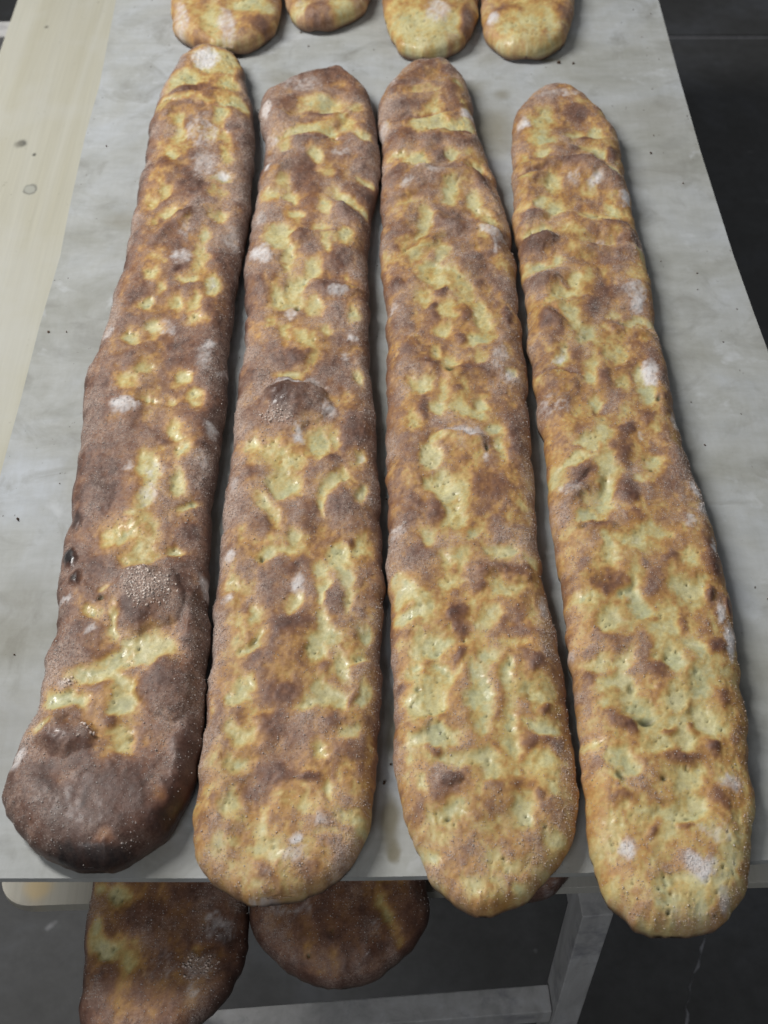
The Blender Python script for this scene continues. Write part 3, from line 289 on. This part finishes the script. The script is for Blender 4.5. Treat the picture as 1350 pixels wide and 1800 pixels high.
 5: """O -183 1423 54.2 49.2 -23 0.5; W -241 1455 36.1 9.4 -84 0.7; W -186 1436 30.3 9.4 -81 0.75; P -205 1449 25.6 10.7 -84 0.8; P -160 1474 24.5 15.6 -3 0.9; P -195 1401 19.8 9.8 -2 0.5; D -147 1436 16.9 15.0 -14 0.5; D -216 1411 12.5 10.5 -72 0.3""",
 6: """D -76 1459 23.2 21.6 -77 0.55; P -102 1477 10.5 9.5 -77 0.8; P -48 1474 15.7 14.9 -77 0.9; W -99 1481 10.5 8.2 -84 0.5""",
 7: """P 37 1423 37.5 33.3 86 0.9; P 30 1392 17.1 10.5 89 0.8; P 63 1392 17.1 9.2 88 1; W 64 1459 25.7 14.9 88 0.7; P 80 1430 20.1 9.4 88 0.8; O 10 1411 24.7 9.3 90 0.8; D 98 1449 31.9 9.4 87 0.5; W 30 1386 9.7 7.9 88 0.5""",
 8: """W 129 1449 12.8 6.7 86 0.9; O 147 1487 17.2 13.1 5 0.7; P 170 1417 38.3 35.6 52 0.5; P 192 1449 25.6 13.4 84 0.5; D 214 1468 18.3 13.5 79 0.4; D 146 1461 20.3 10.3 1 0.3; P 148 1399 14.8 13.1 73 0.4""",
 9: """P -198 412 8.6 6.2 -8 1; P -215 420 5.7 4.9 -53 0.7; P -202 372 12.5 7.6 -5 1; P -214 382 7.0 4.9 -74 0.9; P -186 361 8.5 5.7 -77 0.7; D -179 395 17.1 13.0 -10 0.6; W -122 387 11.9 10.7 -20 0.43; C -134 357 9.1 5.8 -4 1; W -136 341 4.3 3.9 -44 0.62; W -136 357 10.8 9.9 -47 0.31; W -163 357 16.9 12.2 -77 0.25; P -133 370 5.8 3.4 -3 0.5; D -109 357 25.0 9.0 -85 0.6""",
 10: """D -31 382 67.0 43.0 -1 0.2; P 2 395 13.0 3.0 -61 0.9; O 10 378 9.4 5.8 89 0.9; O -47 361 16.5 12.5 -2 0.5; W -66 400 25.4 8.8 0 0.25; D 23 395 21.9 10.6 89 0.6; D -8 370 8.5 5.8 -89 0.8; G -8 369 6.8 5.0 -89 1; W -8 382 8.6 5.0 -90 0.31; H -38 382 1.3 1.2 -68 1; H -55 365 1.3 1.2 -56 1; D -72 357 9.9 5.8 -1 0.7""",
 11: """W 127 420 12.9 9.0 4 0.31; D 123 427 17.3 13.6 7 0.4""",
}
# ------------------------------------------------------------------ floor
floor = mesh_obj("floor", box_bm(-5, 5, -3, 7, -0.10, -0.006, bev=0), M['grout'])
tag(floor, "dark grey concrete floor below the boards", kind="structure")
for (x0, x1, yj) in ((-4.9, -0.7, 3.9), (-0.692, 1.9, 2.915), (1.908, 4.9, 2.915)):
    for (y0, y1) in ((-2.9, yj), (yj+0.014, 6.9)):
        mesh_obj("floor_slab", box_bm(x0, x1, y0, y1, -0.006, 0.0, bev=0.0015), M['slab'], floor)
def crack():
    rnd = random.Random(11); bm = bmesh.new()
    pts = []; a = Vector((0.437, 0.725)); b = Vector((0.36, 0.50)); n = 26
    for i in range(n+1):
        t = i/n; p = a.lerp(b, t); pts.append((p.x + rnd.uniform(-.0022, .0022) + .003*math.sin(t*9), p.y))
    prev = None
    for i, (x, y) in enumerate(pts):
        w = rnd.choice((0.0003, 0.0005, 0.0009, 0.0016, 0.0022)) if 0 < i < n else 0.0003
        row = [bm.verts.new((x-w, y, 0.0004)), bm.verts.new((x, y+rnd.uniform(-.001,.001), 0.0014)), bm.verts.new((x+w, y, 0.0004))]
        if prev:
            for j in (0, 1): bm.faces.new((prev[j], prev[j+1], row[j+1], row[j]))
        prev = row
    return mesh_obj("crack_filler", bm, M['grout'], floor)
crack()
# ------------------------------------------------------------------ table frame that carries the boards
fr = put(bpy.data.objects.new("table_frame", None))
fr.location = (-0.028, 0.431, 0.0); fr.rotation_euler = (0, 0, math.radians(4.2))
tag(fr, "grey worn timber table frame with thin legs under the boards", "table frame")
for x in (-0.165, 0.2):
    for y in (0.0, 1.35):
        mesh_obj("leg", box_bm(x-0.0125, x+0.0125, y-0.016, y+0.02, 0.0, 0.686, 0.0012, jitter=0.0008), M['frame'], fr)
    mesh_obj("side_apron", box_bm(x-0.011, x+0.011, 0.022, 1.332, 0.62, 0.677, 0.0012), M['frame'], fr)
for y in (0.002, 1.352):
    mesh_obj("rail", box_bm(-0.1515, 0.1865, y-0.014, y+0.012, 0.424, 0.454, 0.0015, jitter=0.0008), M['frame'], fr)
for y in (0.04, 0.30, 1.30):
    mesh_obj("cross_beam", box_bm(-0.215 if y < 0.1 else -0.43, 0.40 if y > .1 else 0.215, y-0.02, y+0.02, 0.687, 0.7278, 0.0015), M['frame'], fr)
# ------------------------------------------------------------------ boards
def rot_pts(pts, c, a):
    ca, sa = math.cos(a), math.sin(a)
    return [(c[0]+(x*ca-y*sa), c[1]+(x*sa+y*ca)) for x, y in pts]
lb = [(0.024-0.024*math.cos(t), 0.024-0.024*math.sin(t)) for t in np.linspace(0, math.pi/2, 9)]+[(0.38,0.001),(0.64,0.0),(0.64,1.6),(0.0,1.6)]
lb = rot_pts(lb, (-0.297, 0.414), math.radians(1.9))
low = mesh_obj("bread_board", prism_bm(lb[::1], 0.7285, ZL, 0.002), M['lowboard'])
tag(low, "pale wooden board with a rounded corner under the upper board, carrying dark loaves", "board", "stacked bread boards")
yp = [(-0.522,0.46),(-0.366,0.46),(-0.366,2.2),(-0.5185,2.2)]
pl = mesh_obj("wooden_plank", prism_bm(yp, 0.7285, ZL+0.001, 0.002), M['pine'])
tag(pl, "pale yellow pine plank with dark knots beside the grey board", "plank")
ub = [(-0.328,0.3825),(-0.262,0.383),(-0.122,0.383),(-0.006,0.384),(0.14,0.387),(0.26,0.396),(0.366,0.405),
      (0.364,0.62),(0.359,0.906),(0.3555,0.957),(0.3505,1.042),(0.3445,1.22),(0.342,1.37),(0.341,1.536),(0.338,2.35),
      (-0.334,2.35),(-0.333,1.536),(-0.3275,1.347),(-0.3295,1.252),(-0.327,1.111),(-0.3245,1.042),(-0.328,0.941),(-0.3285,0.842),(-0.330,0.759)]
up = mesh_obj("bread_board", prism_bm(ub, ZB-0.006, ZB, 0.0012), M['board'])
tag(up, "flour-dusted grey plywood board holding the four long loaves", "board", "stacked bread boards")
for x, lab in ((-0.277, "timber batten between the boards on the burnt loaf's side"), (0.300, "timber batten between the boards on the floury golden loaf's side")):
    sb = mesh_obj("support_batten", box_bm(x-0.012, x+0.012, 0.62, 1.95, ZL+0.0005, ZB-0.0065, 0.0015), M['frame'])
    tag(sb, lab, "batten", "battens between the boards")
# ------------------------------------------------------------------ loaves
RAMP_B = [-0.1, 0.06, 0.2, 0.36, 0.52, 0.68, 0.86, 1.02, 1.2]
RAMP_C = np.array([(0.66,0.61,0.35),(0.66,0.59,0.295),(0.61,0.455,0.165),(0.50,0.262,0.072),(0.285,0.130,0.048),(0.192,0.082,0.042),(0.108,0.042,0.025),(0.058,0.023,0.015),(0.014,0.011,0.012)])
def crust_ramp(b):
    return np.stack([np.interp(b, RAMP_B, RAMP_C[:, i]) for i in range(3)], -1)
def chaikin(p, it=2):
    for _ in range(it):
        q = np.roll(p, -1, 0)
        p = np.empty((len(q)*2, 2)); 
        a = np.roll(q, 1, 0)
        p[0::2] = a*0.75+q*0.25; p[1::2] = a*0.25+q*0.75
    return p
def sdf(P, poly):
    A = poly; B = np.roll(poly, -1, 0); D = B-A; L = (D**2).sum(1)+1e-12
    out = np.empty(len(P))
    for i in range(0, len(P), 4000):
        p = P[i:i+4000, None, :]-A[None]
        t = np.clip((p*D[None]).sum(2)/L, 0, 1)
        e = p-t[..., None]*D[None]
        out[i:i+4000] = np.sqrt((e**2).sum(2).min(1))
    return out
def loaf(key, z0, base, spread, label, group, seed, H=0.030, R=0.026, extend=0.0, step=0.0015, cols=104, grains=20000, dustk=1.0, grad=None, fold=0.0, burn=0.0, redge=0.68, rimdark=0.85):
    rnd = np.random.RandomState(seed); N = Noise(seed); N2 = Noise(seed+50)
    pts = np.array(OUTLINE[key], float)/1000.0
    if extend:
        a, b = pts[0], pts[-1]; m = (a+b)/2; w = abs(b[0]-a[0])/2; ye = max(a[1], b[1])+extend
        arc = [(m[0]+w*math.cos(t), ye+w*0.75*math.sin(t)) for t in np.linspace(0, math.pi, 9)]
        mid = [(b[0], ye-extend*.5)]; mid2 = [(a[0], ye-extend*.5)]
        pts = np.vstack([pts, mid, arc, mid2])
    poly = chaikin(pts, 3)
    # crisp little irregularities of the rim
    cen0 = poly.mean(0)
    nrm = np.roll(poly, -1, 0)-np.roll(poly, 1, 0); nrm = np.stack([nrm[:, 1], -nrm[:, 0]], 1); nrm /= np.linalg.norm(nrm, axis=1)[:, None]+1e-9
    poly = poly + nrm*(N.fbm(poly[:, 0]*45, poly[:, 1]*45, 3, 0.65)*0.0024)[:, None]
    y0, y1 = poly[:, 1].min(), poly[:, 1].max(); Ly = y1-y0
    ecap = 0.03
    n_mid = int((Ly-2*ecap)/step); ne = 30
    s = np.concatenate([ecap*(1-np.cos(np.linspace(0.04, math.pi/2, ne, endpoint=False))), np.linspace(ecap, Ly-ecap, n_mid), Ly-ecap*(1-np.cos(np.linspace(math.pi/2, 0.04, ne+1)[1:]))])
    ys = y0+s
    A = poly; B = np.roll(poly, -1, 0)
    xl = np.empty(len(ys)); xr = np.empty(len(ys))
    for i, y in enumerate(ys):
        k = (A[:, 1] <= y) != (B[:, 1] <= y)
        t = (y-A[k, 1])/(B[k, 1]-A[k, 1]); x = A[k, 0]+t*(B[k, 0]-A[k, 0])
        xl[i] = x.min(); xr[i] = x.max()
    a = np.linspace(-1, 1, cols); u = 0.45*a+0.55*np.sin(a*math.pi/2)
    c = (xl+xr)/2; w = (xr-xl)/2
    X = c[:, None]+w[:, None]*u[None]; Y = np.repeat(ys[:, None], cols, 1)
    d = sdf(np.stack([X.ravel(), Y.ravel()], 1), poly).reshape(X.shape)
    ze = 0.012
    e = np.clip(d/R, 0, 1)
    Z = ze+(H-ze)*np.sqrt(np.clip(1-(1-e)**2.3, 0, 1))+0.0015*np.clip(d/0.06, 0, 1)
    inn = sstep(0.0, 0.014, d)
    # ---- baked-ness field, before marks
    wx = X+0.0030*N(X*90, Y*70)+0.0008*N2(X*330, Y*300); wy = Y+0.0045*N2(X*80+9, Y*60)+0.0010*N(X*310+4, Y*280)
    b = base+1.35*spread*(0.85*N.fbm(wx*42, wy*30, 3)+0.35*N2.fbm(wx*120, wy*90, 2))
    if grad is not None: b = b+np.interp(Y, grad[0], grad[1])
    b = b+burn*sstep(0.02, 0.0, d)
    b = np.clip(b, 0.12, 1.25)
    re_ = redge if key in (1, 9, 10, 11) else 0.36+(redge-0.36)*sstep(y0+0.06, y0+0.18, Y)
    b = b+(re_-b)*0.55*sstep(0.016, 0.002, d)
    frost = sstep(-0.35, 0.75, N2.fbm(X*38+3, Y*27, 3))
    dust = 0.08+(0.20+0.42*frost)*sstep(0.25, 0.6, b)+0.34*sstep(0.022, 0.004, d)*frost+0.16*sstep(y0+0.10, y0, Y)
    dust *= dustk*(1-0.45*sstep(0.8, 1.0, b))
    lift = np.zeros_like(b); gloss = 0.12*(b < 0.25)+0.0*b
    burnt = np.zeros_like(b); coarse = np.zeros_like(b); holes = np.zeros_like(b); flour = np.zeros_like(b)
    for mk in MARKS[key].split(";"):
        q = mk.split(); T = q[0]; mx, my, r1, r2, ang, sv = [float(v) for v in q[1:]]
        mx /= 1000; my /= 1000; r1 = max(r1, 0.5)/1000; r2 = max(r2, 0.5)/1000; ang = math.radians(ang)
        if T == 'P': r1 = r1*1.10+0.0004; r2 = r2*1.10+0.0004
        
        rr = 1.9*max(r1, r2)+0.025
        i0, i1 = np.searchsorted(ys, [my-rr, my+rr])
        if i1 <= i0: continue
        S = slice(i0, i1)
        if T in "HG": px, py = X[S]+0.3*(wx[S]-X[S]), Y[S]+0.3*(wy[S]-Y[S])
        else: px, py = wx[S], wy[S]
        dx = px-mx; dy = py-my
        ca, sa = math.cos(ang), math.sin(ang)
        q2 = np.sqrt(((dx*ca+dy*sa)/r1)**2+((-dx*sa+dy*ca)/r2)**2)
        soft = min(1.0, 0.0055/min(r1, r2))
        k = sstep(1.22+0.5*soft, 0.70-0.55*soft, q2); kk = np.clip(k*sv, 0, 1)
        if T == 'P':
            sk = sstep(1.0+2.0*min(1.0, 0.010/min(r1, r2)), 0.6, q2)*min(sv, 1)
            b[S] = b[S]+(0.34-b[S])*np.clip(sk*0.62, 0, 1)*(b[S] > 0.34)
            b[S] = b[S]+(0.03-b[S])*np.clip(kk*1.02, 0, 1); dust[S] *= 1-0.75*kk; lift[S] -= 0.0014*kk*np.minimum(1, min(r1, r2)/0.005)
            gloss[S] = np.maximum(gloss[S], 0.75*kk)
        elif T == 'D':
            tgt = 0.90 if sv <= 1 else 0.90+0.75*(sv-1)
            b[S] = b[S]+(tgt-b[S])*np.clip(k*min(sv, 1)*0.95, 0, 1)*(b[S] < tgt); lift[S] += 0.0016*kk; dust[S] *= 1-0.30*k
            if sv > 1.05: dust[S] *= 1-(0.42 if sv < 1.1 else 0.7)*k; burnt[S] = np.maximum(burnt[S], k)
        elif T == 'O':
            b[S] = b[S]+(0.38-b[S])*kk*0.9
        elif T == 'W':
            flour[S] = np.maximum(flour[S], kk*(1.0 if sv >= 0.9 else 0.75))
        elif T == 'H':
            holes[S] = np.maximum(holes[S], kk)
        elif T == 'G':
            gloss[S] = np.maximum(gloss[S], 1.0*kk); dust[S] *= 1-0.85*kk
        elif T == 'R':
            lift[S] += sv/1000*np.sqrt(np.clip(1-(q2/1.12)**2, 0, 1))
        elif T == 'F':
            uu = (dx*ca+dy*sa)/r1; vv = (-dx*sa+dy*ca)
            if ca < 0: vv = -vv
            vv = vv-0.25*r1*(uu**2)*0.0+0.0015*N(px*120, py*120)
            win = sstep(1.15, 0.5, np.abs(uu))*sv
            lift[S] += win*(0.0042*np.exp(-((vv+r2*1.1)/(r2*1.0))**2)-0.0034*np.exp(-(vv/0.0022)**2))
            b[S] = b[S]+(0.9-b[S])*np.clip(0.55*win*np.exp(-(vv/0.0025)**2), 0, 1)  # shading of the fold painted as a dark line along its crease
        elif T == 'C':
            coarse[S] = np.maximum(coarse[S], kk)
    b = b+(1-0.6*burnt)*(0.10*N2.fbm(wx*105+31, wy*85, 2)+0.075*N.fbm(X*240, Y*200, 2)+0.05*N2.fbm(X*520, Y*450, 1))
    cap = 0.93+0.35*burnt+0.04*N.fbm(X*60, Y*50, 2); b = np.where(b > cap, cap+0.2*(b-cap), b)
    nearend = 1.0 if key in (1, 9, 10, 11) else sstep(y0+0.06, y0+0.18, Y)
    b = b+np.maximum(0.98-b, 0)*rimdark*nearend*sstep(0.0045, 0.0008, d)  # browned bottom crust, also darkened to paint shade into the gaps between loaves
    lift = lift*(1-0.5*burnt)+0.0030*(1-0.65*burnt)*N.fbm(wx*26+7, wy*19, 2)+0.0022*(np.clip(b, 0, 1)-0.45)
    if fold:
        f = sstep(fold[0], fold[1], Y)
        lift += f*0.0030*N2.fbm(X*14, Y*48+3*N(X*12, Y*12), 2)
    lift += 0.00030*(1-0.55*burnt)*N2.fbm(X*420, Y*380, 2)+0.0003*coarse*N.fbm(X*700, Y*700, 1)
    npore = int(260*Ly)
    py = rnd.randint(5, len(ys)-5, npore*4); pxk = rnd.randint(8, cols-8, npore*4)
    ok = [(i, j) for i, j in zip(py, pxk) if b[i, j] < 0.22 and d[i, j] > 0.012][:npore]
    for i, j in ok:
        r = rnd.uniform(0.0007, 0.0016); i0, i1 = max(0, i-4), i+5; j0, j1 = max(0, j-4), j+5
        qd = np.hypot((X[i0:i1, j0:j1]-X[i, j])/r, (Y[i0:i1, j0:j1]-Y[i, j])/r)
        holes[i0:i1, j0:j1] = np.maximum(holes[i0:i1, j0:j1], rnd.uniform(0.2, 0.75)*sstep(1.3, 0.3, qd))
    lift -= 0.0030*holes
    Z = Z+lift*(0.25+0.75*inn)
    dust = np.clip(dust+0.18*N2.fbm(X*150, Y*130, 2)*sstep(0.1, 0.3, dust), 0, 1)
    col = crust_ramp(np.clip(b, -0.1, 1.2))
    # greenish olive cast in the wettest dents (oil), dark pits
    ol = sstep(0.0, 0.6, N2.fbm(wx*60+21, wy*50, 2))*sstep(0.2, 0.0, b)
    col = col*(1-ol[..., None]*np.array([0.16, 0.10, 0.06]))
    col = col*(1-holes[..., None])+np.array([0.075, 0.075, 0.03])*holes[..., None]
    tint = 1+0.10*N.fbm(X*25+5, Y*20, 2)
    col = np.clip(col*tint[..., None], 0.01, 0.9)
    fl = np.clip((flour*1.25-0.22-0.42*N2.fbm(X*280, Y*220, 3, 0.75))*1.0, 0, 0.95)*sstep(0.02, 0.2, flour)
    col = col*(1-fl[..., None])+np.array([0.84, 0.84, 0.86])*fl[..., None]
    dust = np.clip(dust*(1-holes)+0.35*flour+0.5*coarse, 0, 1)
    gloss = np.maximum(gloss*(0.12+0.88*sstep(0.0, 0.6, N.fbm(X*330, Y*280, 2))), 0.16*burnt*sstep(0.9, 0.5, flour)); dust = dust*(1-0.25*sstep(0.85, 1.0, b))
    # ---- mesh: top sheet + rolled underside
    nr, nc = X.shape
    def under(fr_in, zz):
        ins = np.minimum(fr_in, w*0.85)
        tip = np.minimum(s, Ly-s)
        zc = ze-(ze-zz)*np.sqrt(np.clip(1-(1-np.clip(tip/(fr_in*1.6+1e-6), 0, 1))**2, 0, 1))
        return (xl+ins, xr-ins, zc)
    rows = [under(0.0015, 0.0045), under(0.006, 0.0012), under(0.011, 0.0)]
    XS = [X]; YS = [Y]; ZS = [Z]
    for L, Rr, zc in rows[::1]:
        pass
    Rt = np.stack([r[1] for r in rows], 1); Lt = np.stack([r[0] for r in rows[::-1]], 1)
    Zr = np.stack([r[2] for r in rows], 1); Zl = np.stack([r[2] for r in rows[::-1]], 1)
    XA = np.hstack([X, Rt, Lt]); YA = np.repeat(ys[:, None], XA.shape[1], 1); ZA = np.hstack([Z, Zr, Zl])
    nt = XA.shape[1]
    def ext(F, fill):
        return np.concatenate([F, np.broadcast_to(np.array(fill), (nr, nt-nc)+F.shape[2:])], 1)
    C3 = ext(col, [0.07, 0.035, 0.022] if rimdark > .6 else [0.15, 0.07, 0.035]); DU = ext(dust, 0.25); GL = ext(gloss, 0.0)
    oc = np.array([cen0[0], cen0[1], z0])
    co = np.stack([XA-oc[0], YA-oc[1], ZA], -1).reshape(-1, 3)
    idx = np.arange(nr*nt).reshape(nr, nt); nx = np.roll(idx, -1, 1)
    q = np.stack([idx[:-1], nx[:-1], nx[1:], idx[1:]], -1).reshape(-1, 4)
    me = bpy.data.meshes.new("long_loaf")
    me.vertices.add(len(co)); me.vertices.foreach_set("co", co.ravel().astype(np.float32))
    faces = [q]; nq = len(q)
    me.loops.add(nq*4+2*nt); 
    caps = np.concatenate([idx[0][::-1], idx[-1]])
    me.loops.foreach_set("vertex_index", np.concatenate([q.ravel(), caps]).astype(np.int32))
    me.polygons.add(nq+2)
    me.polygons.foreach_set("loop_start", np.concatenate([np.arange(nq)*4, [nq*4, nq*4+nt]]).astype(np.int32))
    me.update(calc_edges=True); me.validate()
    me.shade_smooth()
    at = me.attributes.new("crust_color", 'FLOAT_COLOR', 'POINT')
    at.data.foreach_set("color", np.concatenate([C3.reshape(-1, 3), np.ones((nr*nt, 1))], 1).ravel().astype(np.float32))
    for nm, F in (("dust", DU), ("gloss", GL)):
        at = me.attributes.new(nm, 'FLOAT', 'POINT'); at.data.foreach_set("value", F.ravel().astype(np.float32))
    me.materials.append(M['crust'])
    o = put(bpy.data.objects.new("long_loaf", me)); o.location = oc
    tag(o, label, "bread", group)
    # ---- sugar grains
    if grains:
        gy = np.gradient(Z, axis=0)/np.maximum(np.gradient(Y, axis=0), 1e-5); gx = np.gradient(Z, axis=1)/np.maximum(np.gradient(X, axis=1), 1e-5)
        gx = np.clip(gx, -2, 2); gy = np.clip(gy, -2, 2)
        cell = w[:, None]*np.gradient(u)[None]*np.gradient(ys)[:, None]
        wt = ((np.clip(dust, 0.02, 1)**1.1*(0.25+0.75*sstep(0.1, 0.35, b)))*(1+0.8*sstep(y0+0.3, y0, Y))*cell*(d > 0.0008)).ravel()
        i1 = rnd.choice(len(wt), grains, p=wt/wt.sum())
        sz = rnd.uniform(0.00020, 0.00052, grains)*(1+0.7*(rnd.rand(grains) > 0.95))
        wc = (coarse*cell).ravel()
        if wc.sum() > 0:
            area_c = (cell.ravel()*(coarse.ravel() > 0.4)).sum()
            ncz = int(area_c/(0.0027**2)*1.1)
            i2 = rnd.choice(len(wc), ncz, p=wc/wc.sum())
            i1 = np.concatenate([i1, i2]); sz = np.concatenate([sz, rnd.uniform(0.0007, 0.0018, ncz)])
        n = len(i1)
        P = np.stack([X.ravel()[i1]-oc[0], Y.ravel()[i1]-oc[1], Z.ravel()[i1]], 1)
        jit = np.full(n, 0.0006); jit[grains:] = 0.0016
        P[:, :2] += rnd.uniform(-1, 1, (n, 2))*jit[:, None]
        nn = np.stack([-gx.ravel()[i1], -gy.ravel()[i1], np.ones(n)], 1); nn /= np.linalg.norm(nn, axis=1)[:, None]
        sink = np.full(n, 0.3); sink[grains:] = -0.1
        P = P+nn*(sz*sink)[:, None]
        octv = np.array([(1,0,0),(-1,0,0),(0,1,0),(0,-1,0),(0,0,1),(0,0,-1)], float)
        octf = np.array([(0,2,4),(2,1,4),(1,3,4),(3,0,4),(2,0,5),(1,2,5),(3,1,5),(0,3,5)])
        Q = rnd.randn(n, 4); Q /= np.linalg.norm(Q, axis=1)[:, None]
        qw, qx, qy, qz = Q.T
        Rm = np.stack([1-2*(qy*qy+qz*qz), 2*(qx*qy-qz*qw), 2*(qx*qz+qy*qw), 2*(qx*qy+qz*qw), 1-2*(qx*qx+qz*qz), 2*(qy*qz-qx*qw), 2*(qx*qz-qy*qw), 2*(qy*qz+qx*qw), 1-2*(qx*qx+qy*qy)], 1).reshape(n, 3, 3)
        ov = octv[None]*rnd.uniform(0.7, 1.25, (n, 6, 1))
        V = P[:, None, :]+np.einsum('nij,nkj->nki', Rm, ov)*sz[:, None, None]
        Fc = (octf[None]+6*np.arange(n)[:, None, None]).reshape(-1, 3)
        gm = bpy.data.meshes.new("sugar_grains")
        gm.vertices.add(n*6); gm.vertices.foreach_set("co", V.reshape(-1).astype(np.float32))
        gm.loops.add(len(Fc)*3); gm.loops.foreach_set("vertex_index", Fc.ravel().astype(np.int32))
        gm.polygons.add(len(Fc)); gm.polygons.foreach_set("loop_start", (np.arange(len(Fc))*3).astype(np.int32))
        gm.update(calc_edges=True)
        cc = col.reshape(-1, 3)[i1]; kmix = rnd.uniform(0.55, 0.9, (n, 1)); cc = cc*1.3+0.03; kmix[rnd.rand(n) > 0.95] = 0.9; kmix[grains:] = rnd.uniform(0.6, 1.0, (n-grains, 1))
        tone = np.tile(np.array([[0.64, 0.58, 0.54]]), (n, 1)); tone[grains:] = np.array([0.74, 0.62, 0.54])
        cc = cc*(1-kmix)+tone*kmix
        at = gm.attributes.new("grain_color", 'FLOAT_COLOR', 'POINT')
        at.data.foreach_set("color", np.concatenate([np.repeat(cc, 6, 0), np.ones((n*6, 1))], 1).ravel().astype(np.float32))
        gm.materials.append(M['sugar'])
        g = put(bpy.data.objects.new("sugar_grains", gm)); g.parent = o; g["kind"] = "stuff"
    return o
G1 = "long loaves side by side on the upper board"
loaf(1, ZB, 0.65, 0.20, "long dark loaf with a burnt near end and a sugar-crusted bubble", G1, 101, H=0.031,
     grad=([0.38, 0.5, 0.75, 1.1, 1.4], [0.19, 0.14, 0.04, -0.07, -0.30]), burn=0.10, redge=0.84, dustk=1.05, rimdark=1.0)
loaf(2, ZB, 0.58, 0.21, "long brown loaf with a floury bubble halfway, next to the burnt loaf", G1, 102,
     grad=([0.36, 0.45, 0.7, 1.35], [-0.24, -0.14, 0.0, 0.06]), fold=(0.95, 1.2), redge=0.68, rimdark=0.85)
loaf(3, ZB, 0.50, 0.19, "long golden loaf with pale oily dents and a pointed rounded near end", G1, 103,
     grad=([0.36, 0.45, 0.7, 1.35], [-0.22, -0.10, 0.0, 0.08]), fold=(0.85, 1.1), redge=0.48, rimdark=0.3)
loaf(4, ZB, 0.47, 0.18, "long pale golden loaf with white flour patches near the board's bare side", G1, 104,
     grad=([0.34, 0.45, 0.7, 1.35], [-0.26, -0.12, 0.0, 0.05]), fold=(0.75, 1.0), redge=0.38, rimdark=0.12)
G2 = "loaves in the row behind on the upper board"
for key, sd, bs, lab in ((5, 105, 0.37, "loaf with two white flour streaks behind the tip of the burnt loaf"),
                     (6, 106, 0.40, "loaf with a brown bump on its end, second in the row behind"),
                     (7, 107, 0.33, "pale loaf with a yellowish floury end in the row behind"),
                     (8, 108, 0.34, "tan sugary loaf with one white flour spot in the row behind")):
    loaf(key, ZB, bs, 0.10, lab, G2, sd, extend=0.42, step=0.003, cols=64, grains=2000, redge=0.45, rimdark=0.25, H=0.028)
G3 = "dark loaves on the lower board"
for key, sd, bs, lab in ((9, 109, 0.60, "dark loaf with yellow patches jutting out beneath the burnt loaf"),
                     (10, 110, 0.62, "dark brown loaf with an orange split jutting out below the boards"),
                     (11, 111, 0.62, "mauve sugar-dusted loaf barely showing under the upper board")):
    loaf(key, ZL, bs, 0.18, lab, G3, sd, extend=0.55, step=0.0025 if key < 11 else .004, cols=80, grains=7000 if key < 11 else 800, redge=0.75, H=0.030, dustk=0.5)
# ------------------------------------------------------------------ crumbs
def crumbs():
    rnd = random.Random(5); bm = bmesh.new()
    spots = []
    for _ in range(150):
        spots.append((rnd.uniform(-0.32, 0.335), rnd.uniform(0.39, 1.55), rnd.uniform(0.0004, 0.0011)))
    for (x, y, r) in [(-0.318,0.93,.0014),(-0.306,0.70,.0016),(0.10,1.50,.0012),(0.205,1.393,.0025),(0.222,1.392,.0018),(0.29,1.215,.0016),(-0.10,1.46,.0014),(-0.07,1.48,.001),(-0.09,1.43,.0012),(0.0,0.455,.0018),(0.005,0.47,.0012)]:
        spots.append((x, y, r))
    for (x, y, r) in spots:
        mtx = Matrix.Translation((x, y, ZB+r*0.4)) @ Euler([rnd.uniform(0, 6) for _ in range(3)]).to_matrix().to_4x4() @ Matrix.Diagonal((r*rnd.uniform(.7, 1.6), r, r*0.6, 1))
        bmesh.ops.create_icosphere(bm, subdivisions=1, radius=1.0, matrix=mtx)
    o = mesh_obj("bread_crumbs", bm, M['crumb'])
    tag(o, "scattered dark crumbs on the grey board", "crumbs", kind="stuff")
crumbs()
